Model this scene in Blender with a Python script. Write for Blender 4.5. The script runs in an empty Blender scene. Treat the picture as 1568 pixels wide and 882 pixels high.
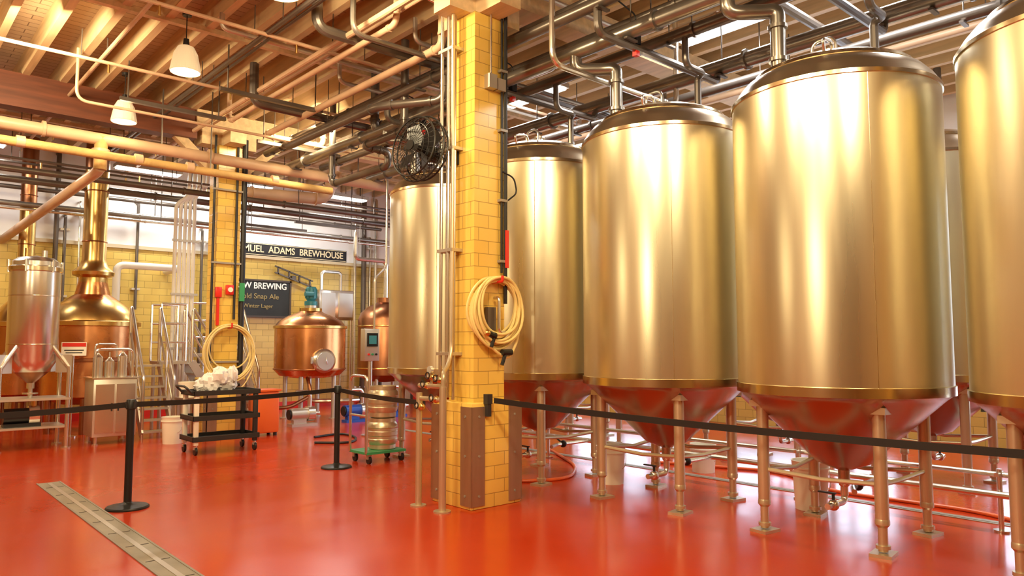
import bpy, bmesh, math, random
from mathutils import Vector, Matrix, Quaternion
random.seed(7)
S = bpy.context.scene
pi = math.pi

# ------------------------------------------------------------------ materials
def mat(name, col, metal=0.0, rough=0.5, var=0.0, vscale=3.0, stretch=(1,1,1), bump=0.0, bscale=20,
        emis=None, estr=0.0, rvar=0.0):
    m = bpy.data.materials.new(name); m.use_nodes = True
    nt = m.node_tree; N = nt.nodes; L = nt.links
    b = N['Principled BSDF']
    b.inputs['Base Color'].default_value = (*col, 1)
    b.inputs['Metallic'].default_value = metal
    b.inputs['Roughness'].default_value = rough
    tc = N.new('ShaderNodeTexCoord'); mp = N.new('ShaderNodeMapping')
    mp.inputs['Scale'].default_value = stretch
    L.new(tc.outputs['Object'], mp.inputs['Vector'])
    nz = N.new('ShaderNodeTexNoise'); nz.inputs['Scale'].default_value = vscale
    nz.inputs['Detail'].default_value = 5
    L.new(mp.outputs[0], nz.inputs['Vector'])
    if var > 0:
        r = N.new('ShaderNodeMapRange'); r.inputs['From Min'].default_value = .3; r.inputs['From Max'].default_value = .7
        r.inputs['To Min'].default_value = 1-var; r.inputs['To Max'].default_value = 1+var*.5
        L.new(nz.outputs['Fac'], r.inputs['Value'])
        mx = N.new('ShaderNodeVectorMath'); mx.operation = 'SCALE'
        mx.inputs[0].default_value = col
        L.new(r.outputs[0], mx.inputs['Scale'])
        L.new(mx.outputs[0], b.inputs['Base Color'])
    if rvar > 0:
        r2 = N.new('ShaderNodeMapRange'); r2.inputs['From Min'].default_value = .3; r2.inputs['From Max'].default_value = .7
        r2.inputs['To Min'].default_value = max(0.02, rough-rvar); r2.inputs['To Max'].default_value = rough+rvar
        L.new(nz.outputs['Fac'], r2.inputs['Value']); L.new(r2.outputs[0], b.inputs['Roughness'])
    if bump > 0:
        n2 = N.new('ShaderNodeTexNoise'); n2.inputs['Scale'].default_value = bscale
        L.new(mp.outputs[0], n2.inputs['Vector'])
        bp = N.new('ShaderNodeBump'); bp.inputs['Strength'].default_value = bump; bp.inputs['Distance'].default_value = .02
        L.new(n2.outputs['Fac'], bp.inputs['Height']); L.new(bp.outputs[0], b.inputs['Normal'])
    if emis:
        b.inputs['Emission Color'].default_value = (*emis, 1); b.inputs['Emission Strength'].default_value = estr
    return m

def tile_mat(name, c1, c2, mort, w=.25, h=.125, rough=.22):
    m = bpy.data.materials.new(name); m.use_nodes = True
    nt = m.node_tree; N = nt.nodes; L = nt.links; b = N['Principled BSDF']
    g = N.new('ShaderNodeNewGeometry'); s = N.new('ShaderNodeSeparateXYZ'); L.new(g.outputs['Position'], s.inputs[0])
    a = N.new('ShaderNodeMath'); a.operation = 'ADD'; L.new(s.outputs[0], a.inputs[0]); L.new(s.outputs[1], a.inputs[1])
    c = N.new('ShaderNodeCombineXYZ'); L.new(a.outputs[0], c.inputs[0]); L.new(s.outputs[2], c.inputs[1])
    br = N.new('ShaderNodeTexBrick'); L.new(c.outputs[0], br.inputs['Vector'])
    br.inputs['Color1'].default_value = (*c1, 1); br.inputs['Color2'].default_value = (*c2, 1); br.inputs['Mortar'].default_value = (*mort, 1)
    br.inputs['Scale'].default_value = 1; br.inputs['Brick Width'].default_value = w; br.inputs['Row Height'].default_value = h
    br.inputs['Mortar Size'].default_value = .004; br.inputs['Mortar Smooth'].default_value = .3
    L.new(br.outputs['Color'], b.inputs['Base Color'])
    b.inputs['Roughness'].default_value = rough
    bp = N.new('ShaderNodeBump'); bp.invert = True; bp.inputs['Strength'].default_value = .5; bp.inputs['Distance'].default_value = .01
    L.new(br.outputs['Fac'], bp.inputs['Height']); L.new(bp.outputs[0], b.inputs['Normal'])
    return m

def plank_mat(name, c1, c2, w=.14, rough=.6):
    m = bpy.data.materials.new(name); m.use_nodes = True
    nt = m.node_tree; N = nt.nodes; L = nt.links; b = N['Principled BSDF']
    g = N.new('ShaderNodeNewGeometry'); s = N.new('ShaderNodeSeparateXYZ'); L.new(g.outputs['Position'], s.inputs[0])
    c = N.new('ShaderNodeCombineXYZ'); L.new(s.outputs[0], c.inputs[0]); L.new(s.outputs[1], c.inputs[1])
    br = N.new('ShaderNodeTexBrick'); L.new(c.outputs[0], br.inputs['Vector'])
    br.inputs['Color1'].default_value = (*c1, 1); br.inputs['Color2'].default_value = (*c2, 1)
    br.inputs['Mortar'].default_value = (c1[0]*.35, c1[1]*.3, c1[2]*.3, 1)
    br.inputs['Scale'].default_value = 1; br.inputs['Brick Width'].default_value = 3.0; br.inputs['Row Height'].default_value = w
    br.inputs['Mortar Size'].default_value = .006
    L.new(br.outputs['Color'], b.inputs['Base Color']); b.inputs['Roughness'].default_value = rough
    return m

M = {}
M['steel'] = mat('brushed_steel_tank', (.76,.69,.48), .94, .31, var=.10, vscale=1.6, stretch=(2.5,2.5,.2), rvar=.04)
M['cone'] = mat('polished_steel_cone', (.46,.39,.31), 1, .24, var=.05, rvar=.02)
M['band'] = mat('polished_steel_band', (.70,.59,.40), 1, .20)
M['dome'] = mat('steel_dome', (.56,.46,.32), .95, .28, var=.08)
M['leg'] = mat('steel_leg', (.66,.57,.40), .75, .33, var=.05)
M['ss'] = mat('stainless_steel', (.78,.75,.68), .95, .24, var=.05)
M['ss_dull'] = mat('stainless_dull', (.64,.60,.52), .8, .38, var=.06)
M['copper'] = mat('copper_sheet', (.70,.32,.13), 1, .27, var=.18, vscale=2.5, rvar=.04)
M['copper_dk'] = mat('copper_dark', (.40,.17,.08), 1, .32, var=.2, vscale=3)
M['brass'] = mat('brass_polished', (.70,.47,.17), 1, .27, var=.15)
M['tile'] = tile_mat('yellow_glazed_tile', (.84,.58,.13), (.77,.51,.10), (.44,.28,.07))
M['tile2'] = tile_mat('yellow_wall_tile', (.74,.54,.14), (.64,.45,.11), (.34,.25,.07), .3, .14)
M['white_wall'] = mat('white_plaster', (.90,.90,.89), 0, .8, var=.04)
M['warm_wall'] = mat('cream_plaster', (.62,.52,.34), 0, .8, var=.05)
M['plank'] = plank_mat('painted_ceiling_planks', (.56,.43,.27), (.48,.36,.22))
M['joist'] = mat('painted_joist_wood', (.68,.50,.28), 0, .6, var=.18, vscale=4, stretch=(4,.4,4))
M['glulam'] = mat('red_brown_beam_wood', (.15,.038,.012), 0, .55, var=.35, vscale=5, stretch=(.3,3,3))
M['creampipe'] = mat('cream_painted_pipe', (.62,.42,.27), 0, .4, var=.15)
M['insul'] = mat('yellowed_insulation', (.56,.36,.13), 0, .6, var=.25, bump=.3)
M['darkpipe'] = mat('dark_bronze_pipe', (.16,.135,.115), .6, .32, var=.2)
M['greypipe'] = mat('grey_jacketed_pipe', (.28,.255,.225), .8, .28, var=.2)
M['whitepipe'] = mat('white_pvc_pipe', (.84,.82,.74), 0, .35)
M['black'] = mat('black_rubber', (.012,.011,.011), 0, .45)
M['blackm'] = mat('black_powder_coat', (.012,.012,.012), .1, .38)
M['blackplastic'] = mat('black_plastic', (.03,.03,.03), 0, .4, bump=.05)
M['hose'] = mat('cream_hose', (.82,.66,.27), 0, .35, var=.06)
M['orangehose'] = mat('orange_hose', (.75,.14,.03), 0, .35)
M['whiteplastic'] = mat('white_plastic', (.90,.85,.70), 0, .35, var=.04)
M['bag'] = mat('white_plastic_bag', (.93,.92,.90), 0, .3, bump=.6, bscale=12)
M['red'] = mat('red_enamel', (.70,.03,.02), 0, .3)
M['green'] = mat('green_paint', (.04,.30,.12), 0, .4)
M['teal'] = mat('teal_motor_paint', (.05,.26,.30), .1, .35)
M['blue'] = mat('blue_pump_paint', (.02,.08,.40), .1, .35)
M['guard'] = mat('corner_guard_steel', (.44,.31,.20), .7, .38, var=.15, stretch=(3,3,.4))
M['chalk'] = mat('chalkboard_slate', (.018,.022,.024), 0, .55, var=.3)
M['signblack'] = mat('sign_black_paint', (.012,.01,.01), 0, .4)
M['signcream'] = mat('sign_cream_letters', (.85,.74,.48), 0, .5)
M['chalkwhite'] = mat('chalk_white', (.85,.85,.82), 0, .9)
M['chalkfaint'] = mat('chalk_faint_yellow', (.34,.27,.12), 0, .9)
M['frame'] = mat('dark_window_frame', (.08,.06,.05), .3, .4)
M['shade'] = mat('pendant_glass_shade', (.80,.72,.55), 0, .3, emis=(1,.75,.42), estr=.28)
M['bulb'] = mat('lamp_bulb_glow', (1,1,1), 0, .3, emis=(1,.85,.6), estr=7)
M['tube'] = mat('fluorescent_tube_glow', (1,1,1), 0, .3, emis=(1,.97,.92), estr=7)
M['grate'] = mat('drain_grate_steel', (.42,.38,.28), .6, .45, var=.2)
M['glass'] = mat('gauge_glass', (.75,.80,.82), .6, .12)
M['box'] = mat('grey_electrical_box', (.34,.31,.26), .3, .5)

def floor_mat():
    m = bpy.data.materials.new('red_epoxy_floor'); m.use_nodes = True
    nt = m.node_tree; N = nt.nodes; L = nt.links; b = N['Principled BSDF']
    tc = N.new('ShaderNodeTexCoord')
    n1 = N.new('ShaderNodeTexNoise'); n1.inputs['Scale'].default_value = .6; n1.inputs['Detail'].default_value = 4
    L.new(tc.outputs['Object'], n1.inputs['Vector'])
    cr = N.new('ShaderNodeValToRGB'); cr.color_ramp.elements[0].position = .3; cr.color_ramp.elements[1].position = .75
    cr.color_ramp.elements[0].color = (.47,.034,.006,1); cr.color_ramp.elements[1].color = (.57,.050,.008,1)
    L.new(n1.outputs['Fac'], cr.inputs[0]); L.new(cr.outputs[0], b.inputs['Base Color'])
    n2 = N.new('ShaderNodeTexNoise'); n2.inputs['Scale'].default_value = 1.6; n2.inputs['Detail'].default_value = 5
    L.new(tc.outputs['Object'], n2.inputs['Vector'])
    r = N.new('ShaderNodeMapRange'); r.inputs['From Min'].default_value = .3; r.inputs['From Max'].default_value = .7
    r.inputs['To Min'].default_value = .15; r.inputs['To Max'].default_value = .25
    L.new(n2.outputs['Fac'], r.inputs['Value']); L.new(r.outputs[0], b.inputs['Roughness'])
    n3 = N.new('ShaderNodeTexNoise'); n3.inputs['Scale'].default_value = 40
    L.new(tc.outputs['Object'], n3.inputs['Vector'])
    bp = N.new('ShaderNodeBump'); bp.inputs['Strength'].default_value = .10; bp.inputs['Distance'].default_value = .003
    L.new(n3.outputs['Fac'], bp.inputs['Height']); L.new(bp.outputs[0], b.inputs['Normal'])
    return m
M['floor'] = floor_mat()

# ------------------------------------------------------------------ mesh builder
class B:
    def __init__(s): s.bm = bmesh.new(); s.mats = []
    def mi(s, k):
        if k not in s.mats: s.mats.append(k)
        return s.mats.index(k)
    def box(s, c, size, k, rot=None, bev=0.0):
        i = s.mi(k)
        r = bmesh.ops.create_cube(s.bm, size=1)
        vs = r['verts']
        bmesh.ops.scale(s.bm, vec=size, verts=vs)
        if bev > 0:
            es = list({e for v in vs for e in v.link_edges})
            rr = bmesh.ops.bevel(s.bm, geom=es, offset=bev, segments=2, affect='EDGES', profile=.5)
            vs = list({v for f in rr['faces'] for v in f.verts} | {v for v in vs if v.is_valid})
            fs = {f for v in vs for f in v.link_faces}
            vs = list({v for f in fs for v in f.verts})
        if rot is not None:
            bmesh.ops.rotate(s.bm, cent=(0,0,0), matrix=rot, verts=vs)
        bmesh.ops.translate(s.bm, vec=c, verts=vs)
        for f in {f for v in vs for f in v.link_faces}: f.material_index = i
    def b2(s, x0, x1, y0, y1, z0, z1, k, bev=0):
        s.box(((x0+x1)/2,(y0+y1)/2,(z0+z1)/2), (abs(x1-x0),abs(y1-y0),abs(z1-z0)), k, bev=bev)
    def lathe(s, prof, c=(0,0,0), k='ss', n=32, axis=None):
        q = Vector((0,0,1)).rotation_difference(Vector(axis).normalized()) if axis is not None else Quaternion()
        c = Vector(c); rows = []
        for p in prof:
            r, z = p[0], p[1]
            if r < 1e-5: rows.append([s.bm.verts.new(c + q @ Vector((0,0,z)))])
            else: rows.append([s.bm.verts.new(c + q @ Vector((r*math.cos(2*pi*j/n), r*math.sin(2*pi*j/n), z))) for j in range(n)])
        for a in range(len(rows)-1):
            i = s.mi(prof[a+1][2] if len(prof[a+1]) > 2 else k)
            A, C = rows[a], rows[a+1]
            for j in range(n):
                jj = (j+1) % n
                if len(A) == 1 and len(C) == 1: break
                if len(A) == 1: f = s.bm.faces.new((A[0], C[jj], C[j]))
                elif len(C) == 1: f = s.bm.faces.new((A[j], A[jj], C[0]))
                else: f = s.bm.faces.new((A[j], A[jj], C[jj], C[j]))
                f.material_index = i
    def cyl(s, p1, p2, r, k, n=16, r2=None):
        p1 = Vector(p1); p2 = Vector(p2); d = p2-p1; L = d.length
        if r2 is None: r2 = r
        s.lathe([(0,0),(r,0),(r2,L),(0,L)], p1, k, n, d)
    def tube(s, pts, r, k, n=10, bend=None, closed=False, flat=None):
        pts = [Vector(p) for p in pts]
        if bend and not closed:
            out = [pts[0]]
            for a in range(1, len(pts)-1):
                p0, p, p1 = pts[a-1], pts[a], pts[a+1]
                d0 = (p0-p); d1 = (p1-p)
                b = min(bend, d0.length*.49, d1.length*.49)
                A = p + d0.normalized()*b; C = p + d1.normalized()*b
                for t in (0,.17,.33,.5,.67,.83,1):
                    out.append(A*(1-t)**2 + p*2*t*(1-t) + C*t*t)
            out.append(pts[-1]); pts = out
        i = s.mi(k); rows = []
        T = []
        m = len(pts)
        for a in range(m):
            if closed: d = pts[(a+1)%m]-pts[(a-1)%m]
            elif a == 0: d = pts[1]-pts[0]
            elif a == m-1: d = pts[-1]-pts[-2]
            else: d = (pts[a+1]-pts[a]).normalized()+(pts[a]-pts[a-1]).normalized()
            T.append(d.normalized() if d.length > 1e-9 else Vector((0,0,1)))
        nrm = T[0].orthogonal().normalized()
        if flat: nrm = Vector((0,0,1))
        for a in range(m):
            if a and not flat:
                q = T[a-1].rotation_difference(T[a]); nrm = (q @ nrm)
            nrm = (nrm - T[a]*nrm.dot(T[a])).normalized()
            bn = T[a].cross(nrm)
            if flat:
                w, h = flat
                rows.append([s.bm.verts.new(pts[a]+bn*x*w/2+nrm*y*h/2) for x, y in ((-1,-1),(1,-1),(1,1),(-1,1))])
            else:
                rows.append([s.bm.verts.new(pts[a]+(nrm*math.cos(2*pi*j/n)+bn*math.sin(2*pi*j/n))*r) for j in range(n)])
        nn = len(rows[0])
        rng = range(m) if closed else range(m-1)
        for a in rng:
            A, C = rows[a], rows[(a+1)%m]
            for j in range(nn):
                jj = (j+1)%nn
                f = s.bm.faces.new((A[j],A[jj],C[jj],C[j])); f.material_index = i
        if not closed:
            f = s.bm.faces.new(rows[0][::-1]); f.material_index = i
            f = s.bm.faces.new(rows[-1]); f.material_index = i
    def torus(s, c, axis, R, r, k, n=32, m=8, sz=1.0):
        q = Vector((0,0,1)).rotation_difference(Vector(axis).normalized())
        s.tube([Vector(c)+q@Vector((R*math.cos(2*pi*a/n), R*sz*math.sin(2*pi*a/n),0)) for a in range(n)], r, k, n=m, closed=True)
    def sphere(s, c, r, k, sc=(1,1,1), n=12):
        i = s.mi(k)
        rr = bmesh.ops.create_uvsphere(s.bm, u_segments=n*2, v_segments=n, radius=r)
        vs = rr['verts']; bmesh.ops.scale(s.bm, vec=sc, verts=vs); bmesh.ops.translate(s.bm, vec=c, verts=vs)
        for f in {f for v in vs for f in v.link_faces}: f.material_index = i
        return vs
    def obj(s, name, loc=(0,0,0), rotz=0, parent=None, smooth=True, ang=32):
        bmesh.ops.recalc_face_normals(s.bm, faces=s.bm.faces)
        me = bpy.data.meshes.new(name); s.bm.to_mesh(me); s.bm.free()
        for k in s.mats: me.materials.append(M[k])
        if smooth:
            me.polygons.foreach_set('use_smooth', [True]*len(me.polygons))
            me.set_sharp_from_angle(angle=math.radians(ang))
        o = bpy.data.objects.new(name, me); S.collection.objects.link(o)
        o.location = loc; o.rotation_euler = (0,0,rotz)
        if parent: o.parent = parent
        return o
def inst(src, name, loc, rotz=0):
    o = bpy.data.objects.new(name, src.data); S.collection.objects.link(o); o.location = loc; o.rotation_euler = (0,0,rotz); return o

# ------------------------------------------------------------------ room shell
X0, X1, Y0, Y1, ZC = -3.6, 12.5, -4.5, 16.5, 5.6
b = B(); b.b2(X0-.2, X1+.2, Y0-.2, Y1+.2, -.2, 0, 'floor'); b.obj('floor', smooth=False)
b = B(); b.b2(X0-.2, X1+.2, Y0-.2, Y1+.2, ZC, ZC+.2, 'plank'); b.obj('ceiling', smooth=False)
b = B(); b.b2(X0-.2, X1+.2, Y1, Y1+.2, 0, 3.5, 'tile2'); b.b2(X0-.2, X1+.2, Y1, Y1+.2, 3.5, ZC, 'white_wall')
b.obj('wall_back', smooth=False)
b = B(); b.b2(X0-.2, X0, Y0, Y1, 0, 3.5, 'tile2'); b.b2(X0-.2, X0, Y0, Y1, 3.5, ZC, 'warm_wall'); b.obj('wall_left', smooth=False)
b = B(); b.b2(X0-.2, X1+.2, Y0-.2, Y0, 0, 3.5, 'tile2'); b.b2(X0-.2, X1+.2, Y0-.2, Y0, 3.5, ZC, 'warm_wall'); b.obj('wall_front', smooth=False)
wins = [(-3.4,-.6),(.6,3.6),(4.8,7.8),(9.0,12.0)]
b = B(); zl, zh = .5, 3.9
b.b2(X1, X1+.2, Y0, Y1, 0, zl, 'tile2'); b.b2(X1, X1+.2, Y0, Y1, zh, ZC, 'white_wall')
ys = [Y0]+[v for w in wins for v in w]+[Y1]
for a in range(0, len(ys), 2): b.b2(X1, X1+.2, ys[a], ys[a+1], zl, zh, 'tile2')
b.obj('wall_right', smooth=False)
for n, (a, c) in enumerate(wins):
    b = B()
    for y in [a+.03+(c-a-.06)*t/4 for t in range(5)]: b.b2(X1+.06, X1+.12, y-.03, y+.03, zl, zh, 'frame')
    for z in [zl+.03+(zh-zl-.06)*t/3 for t in range(4)]: b.b2(X1+.05, X1+.13, a, c, z-.03, z+.03, 'frame')
    b.obj('window_%d' % (n+1), smooth=False)
b = B(); b.b2(X0, X1, Y1-.03, Y1, 0, .15, 'red'); b.obj('baseboard_back', smooth=False)
b = B(); b.b2(X0, X1, Y1-.05, Y1, 3.45, 3.52, 'warm_wall'); b.obj('trim_1', smooth=False)

b = B(); x = X0+.2
while x < X1:
    b.b2(x-.045, x+.045, Y0, Y1, 5.29, ZC, 'joist'); x += .46
for y in (-.9, 2.3, 8.9, 14.4): b.b2(X0, X1, y-.04, y+.04, 5.25, 5.31, 'joist')
b.obj('ceiling_joists', smooth=False)
b = B()
b.b2(X0, 4.0, 12.08, 12.34, 4.80, 5.07, 'glulam'); b.b2(X0, 4.0, 12.14, 12.28, 5.07, 5.30, 'glulam'); b.b2(4.0, X1, 12.10, 12.34, 4.98, 5.30, 'joist')
b.obj('ceiling_girder', smooth=False)
b = B(); b.b2(X0, X1, 5.46, 5.76, 4.98, 5.30, 'joist'); b.obj('ceiling_girder.001', smooth=False)
b = B(); b.b2(X0, X1, -1.1, -.8, 4.98, 5.25, 'joist'); b.obj('ceiling_girder.002', smooth=False)

# ------------------------------------------------------------------ tiled columns
def column(name, cx, cy, brace):
    b = B(); h = .19; q = .30
    b.b2(cx-h, cx+h, cy-h, cy+h, .9, 4.75, 'tile')
    b.b2(cx-q, cx+q, cy-q, cy+q, 0, .96, 'tile', bev=.006)
    g = .15; t = .012
    for sx in (-1, 1):
        for sy in (-1, 1):
            b.b2(cx+sx*(q+t), cx+sx*(q-g), cy+sy*q, cy+sy*(q+t), .03, .93, 'guard')
            b.b2(cx+sx*q, cx+sx*(q+t), cy+sy*(q+t), cy+sy*(q-g), .03, .93, 'guard')
            for z in (.12,.48,.84):
                b.cyl((cx+sx*(q-.08), cy+sy*(q+t), z), (cx+sx*(q-.08), cy+sy*(q+t+.006), z), .012, 'box', 8)
                b.cyl((cx+sx*(q+t), cy+sy*(q-.08), z), (cx+sx*(q+t+.006), cy+sy*(q-.08), z), .012, 'box', 8)
    b.b2(cx-.45, cx+.45, cy-.13, cy+.13, 4.75, 4.98, 'joist')
    b.b2(cx-.13, cx+.13, cy-.5, cy+.5, 4.75, 4.97, 'joist')
    if brace:
        for sx in (-1, 1):
            b.box((cx+sx*.55, cy, 4.62), (.9,.14,.14), 'joist', rot=Matrix.Rotation(-sx*math.radians(42),3,'Y'))
    return b.obj(name)
column('tiled_column', 4.57, 5.63, False); column('tiled_column.001', 4.53, 12.22, True); column('tiled_column.002', 4.57, -.95, False)

# ------------------------------------------------------------------ floor drains
b = B(); b.b2(1.57, 1.79, -3.5, 9.45, 0, .004, 'grate')
for s in (1.575, 1.785): b.b2(s-.008, s+.008, -3.5, 9.45, .0, .008, 'box')
y = -3.4
while y < 9.45: b.b2(1.60, 1.76, y-.004, y+.004, .004, .0065, 'frame'); y += .5
b.b2(1.66, 1.70, -3.45, 9.4, .004, .007, 'ss_dull')
b.obj('floor_drain', smooth=False)
b = B(); b.b2(7.24, 7.36, -3.5, 12, 0, .006, 'grate'); b.b2(7.275, 7.325, -3.4, 11.9, .006, .009, 'box'); b.obj('floor_drain.001', smooth=False)

# ------------------------------------------------------------------ fermentation tanks
def tank():
    b = B(); R = .80
    prof = [(0,.42,'cone'),(.045,.42,'cone'),(.045,.50,'cone'),(.20,.56,'cone'),(.74,1.08,'cone'),(R-.01,1.12,'cone'),
            (R+.012,1.125,'band'),(R+.012,1.195,'band'),(R,1.20,'band'),(R,2.3,'steel'),(R,3.49,'steel'),
            (R+.01,3.495,'band'),(R+.01,3.525,'band'),(R-.01,3.55,'dome'),(R-.04,3.60,'dome'),(R-.10,3.67,'dome'),(R-.17,3.71,'dome'),
            (R-.165,3.715,'band'),(R-.18,3.745,'band'),(.50,3.80,'dome'),(.30,3.835,'dome'),(.12,3.85,'dome'),(0,3.85,'dome')]
    b.lathe(prof, (0,0,0), 'steel', 96)
    for sx in (-1,1):
        for sy in (-1,1):
            x, y = .43*sx, .46*sy
            b.cyl((x,y,.26),(x,y,1.10),.047,'leg',20)
            b.lathe([(.047,.26),(.05,.25),(.05,.22),(.033,.20),(.033,.03)], (x,y,0),'leg',20)
            b.cyl((x,y,.05),(x,y,.075),.05,'leg',16)
            b.box((x,y,.012),(.19,.15,.024),'leg',rot=Matrix.Rotation(math.radians(8*sx*sy),3,'Z'))
            b.box((x*1.02,y*1.02,1.03),(.13,.13,.05),'leg')
    for sx in (-1,1): b.tube([(.43*sx,-.46,.50),(.43*sx*.9,0,.47),(.43*sx,.46,.50)],.018,'leg')
    for sy in (-1,1): b.tube([(-.43,.46*sy,.50),(0,.46*sy*.9,.47),(.43,.46*sy,.50)],.018,'leg')
    b.cyl((0,0,.30),(0,0,.44),.03,'ss'); b.tube([(0,0,.36),(0,0,.25),(-.3,0,.25)],.025,'ss',bend=.06)
    for p in ((0,0,.40),(-.2,0,.25)): b.sphere(p,.045,'ss',n=6)
    b.cyl((-.2,0,.25),(-.2,0,.34),.012,'blackm'); b.box((-.2,.05,.34),(.025,.14,.012),'black')
    a = math.radians(222)
    b.cyl((R*math.cos(a),R*math.sin(a),1.2),(R*math.cos(a),R*math.sin(a),3.49),.0025,'band',6)
    b.cyl((0,0,3.84),(0,0,3.95),.045,'ss'); b.cyl((0,0,3.95),(0,0,3.97),.07,'ss')
    b.tube([(-.12,-.1,3.83),(-.12,-.1,4.03),(-.12,.1,4.03),(-.12,.1,3.83)],.014,'ss',bend=.08)
    b.cyl((.28,.22,3.80),(.28,.22,3.92),.035,'ss'); b.cyl((.3,-.25,3.79),(.3,-.25,3.91),.03,'ss')
    b.cyl((-.33,.3,3.78),(-.33,.3,4.0),.012,'ss')
    b.tube([(-.55,-.2,3.75),(-.6,-.22,3.84),(-.38,-.18,3.89),(-.33,-.17,3.81)],.012,'ss',bend=.05)
    return b.obj('fermentation_tank')
t0 = tank(); t0.location = (6.02, 8.02, 0)
TY = [6.24, 4.46, 2.72, .96, -.80]
for y in TY: inst(t0, 'fermentation_tank', (6.02, y, 0))
for y in (8.6, 6.7, 4.85, 3.05, 1.2, -.7): inst(t0, 'fermentation_tank', (8.95, y, 0), pi)

# ------------------------------------------------------------------ overhead pipework
def pipe(name, pts, r, k, bend=.15, n=14):
    b = B(); b.tube(pts, r, k, n=n, bend=bend)
    for a in range(1, len(pts)-1):
        for q in (pts[a-1], pts[a+1]):
            p = Vector(pts[a]); d = (Vector(q)-p)
            if d.length > bend*2.2:
                d.normalize(); c = p+d*(bend+.02); b.cyl(c-d*.015, c+d*.015, r*1.25, k, 16)
    return b.obj(name)
hdr = [(4.95,4.62,.055,'darkpipe'),(5.12,4.80,.035,'darkpipe'),(5.35,4.46,.075,'greypipe'),(5.66,4.72,.045,'darkpipe'),
       (5.95,4.55,.06,'darkpipe'),(6.35,4.80,.04,'creampipe'),(6.9,4.50,.085,'greypipe'),(7.7,4.6,.06,'darkpipe'),(8.4,4.75,.04,'creampipe')]
for x, z, r, k in hdr:
    b = B(); b.tube([(x,-3.5,z),(x,11.6,z)], r, k, n=14)
    for y in (-2.5,-.2,1.9,4.0,6.9,9.2,11.0):
        b.cyl((x,y-.015,z),(x,y+.015,z), r*1.3, k, 16); b.cyl((x,y+.3,z),(x,y+.3,5.30), .007, 'darkpipe', 6)
        b.box((x,y+.3,z-r-.012),(.16,.04,.02),'darkpipe')
    b.obj('overhead_pipe')
for i, y in enumerate([8.02]+TY):
    b = B()
    b.tube([(5.35,y+.55,4.46),(5.35,y+.55,4.28),(5.55,y+.35,4.28),(5.62,y+.25,4.28),(5.62,y+.25,3.70)],.062,'greypipe',bend=.12,n=16)
    b.cyl((5.62,y+.25,3.84),(5.62,y+.25,3.87),.08,'greypipe',20); b.cyl((5.62,y+.25,4.12),(5.62,y+.25,4.15),.08,'greypipe',20)
    b.obj('overhead_pipe')
    b = B()
    b.tube([(5.95,y-.35,4.55),(5.95,y-.35,4.22),(6.25,y-.35,4.22),(6.3,y-.25,4.22),(6.3,y-.25,3.82)],.035,'darkpipe',bend=.1)
    b.tube([(4.95,y-.1,4.62),(4.95,y-.1,4.35),(6.9,y-.1,4.35),(6.9,y-.1,4.50)],.04,'darkpipe',bend=.1)
    b.box((5.5,y-.1,4.44),(.07,.07,.12),'black'); b.box((5.5,y-.1,4.30),(.05,.05,.06),'red'); b.cyl((5.5,y-.1,4.5),(5.5,y-.1,4.56),.025,'red',10)
    b.tube([(5.5,y-.1,4.55),(5.5,y-.1,4.68),(5.2,y-.1,4.75),(5.12,y-.1,4.8)],.008,'black',bend=.05)
    b.tube([(4.7,y+.7,5.28),(4.7,y+.7,5.0),(6.5,y+.7,5.0),(6.5,y+.2,5.0),(6.5,y+.2,5.28)],.028,'ss_dull',bend=.1)
    b.obj('overhead_pipe')
for y, z, r, k, xa, xb in ((3.5,4.86,.05,'darkpipe',4.3,11),(7.2,4.92,.06,'darkpipe',3.6,11),(1.7,4.9,.06,'greypipe',4.0,11),
                        (9.6,4.75,.06,'darkpipe',3.9,11.5),(10.6,4.62,.02,'creampipe',2.0,11.5),(4.9,4.2,.03,'ss',4.9,6.9),(8.35,5.12,.03,'ss_dull',3.0,9),(6.6,4.7,.03,'greypipe',3.7,9)):
    b = B(); b.tube([(xa,y,5.30),(xa,y,z),(xb,y,z),(xb,y,5.30)], r, k, bend=.15); b.obj('overhead_pipe')
pipe('overhead_pipe', [(4.9,3.1,5.3),(4.9,3.1,4.68),(5.3,3.1,4.68),(5.3,3.45,4.68),(5.6,3.45,4.68),(5.6,3.45,5.3)], .075, 'greypipe', .16)
pipe('overhead_pipe', [(5.0,1.5,5.3),(5.0,1.5,4.5),(5.2,1.0,4.5),(5.45,1.0,4.5),(5.45,1.0,5.3)], .085, 'greypipe', .18)
pipe('overhead_pipe', [(4.95,6.7,5.3),(4.95,6.7,4.30),(4.5,7.4,4.30),(4.5,9.8,4.30)], .05, 'darkpipe', .15)
pipe('overhead_pipe', [(5.0,7.6,5.3),(5.0,7.6,4.15),(5.0,8.6,4.15),(5.4,8.6,4.15),(5.4,8.6,3.95),(5.4,10.2,3.95),(5.4,10.2,5.3)], .05, 'darkpipe', .12)
pipe('overhead_pipe', [(5.3,8.8,5.3),(5.3,8.8,4.45),(6.4,8.8,4.40),(6.4,9.8,4.40),(7.6,9.8,4.4),(7.6,9.8,5.3)], .06, 'darkpipe', .15)
pipe('overhead_pipe', [(5.0,4.0,5.3),(5.0,4.0,4.95),(5.0,2.4,4.95),(6.6,2.4,4.95),(6.6,2.4,5.3)], .06, 'darkpipe', .15)
pipe('overhead_pipe', [(4.1,6.4,5.28),(4.1,6.4,4.85),(4.1,11.0,4.85),(4.1,11.0,5.28)], .035, 'creampipe', .12)
pipe('overhead_pipe', [(4.62,6.3,5.28),(4.62,6.3,4.72),(4.62,10.9,4.72),(5.6,10.9,4.72),(5.6,10.9,5.28)], .045, 'creampipe', .12)
b = B(); b.tube([(-3.4,11.5,4.42),(7.4,11.5,4.36)], .085, 'creampipe', n=18)
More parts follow.
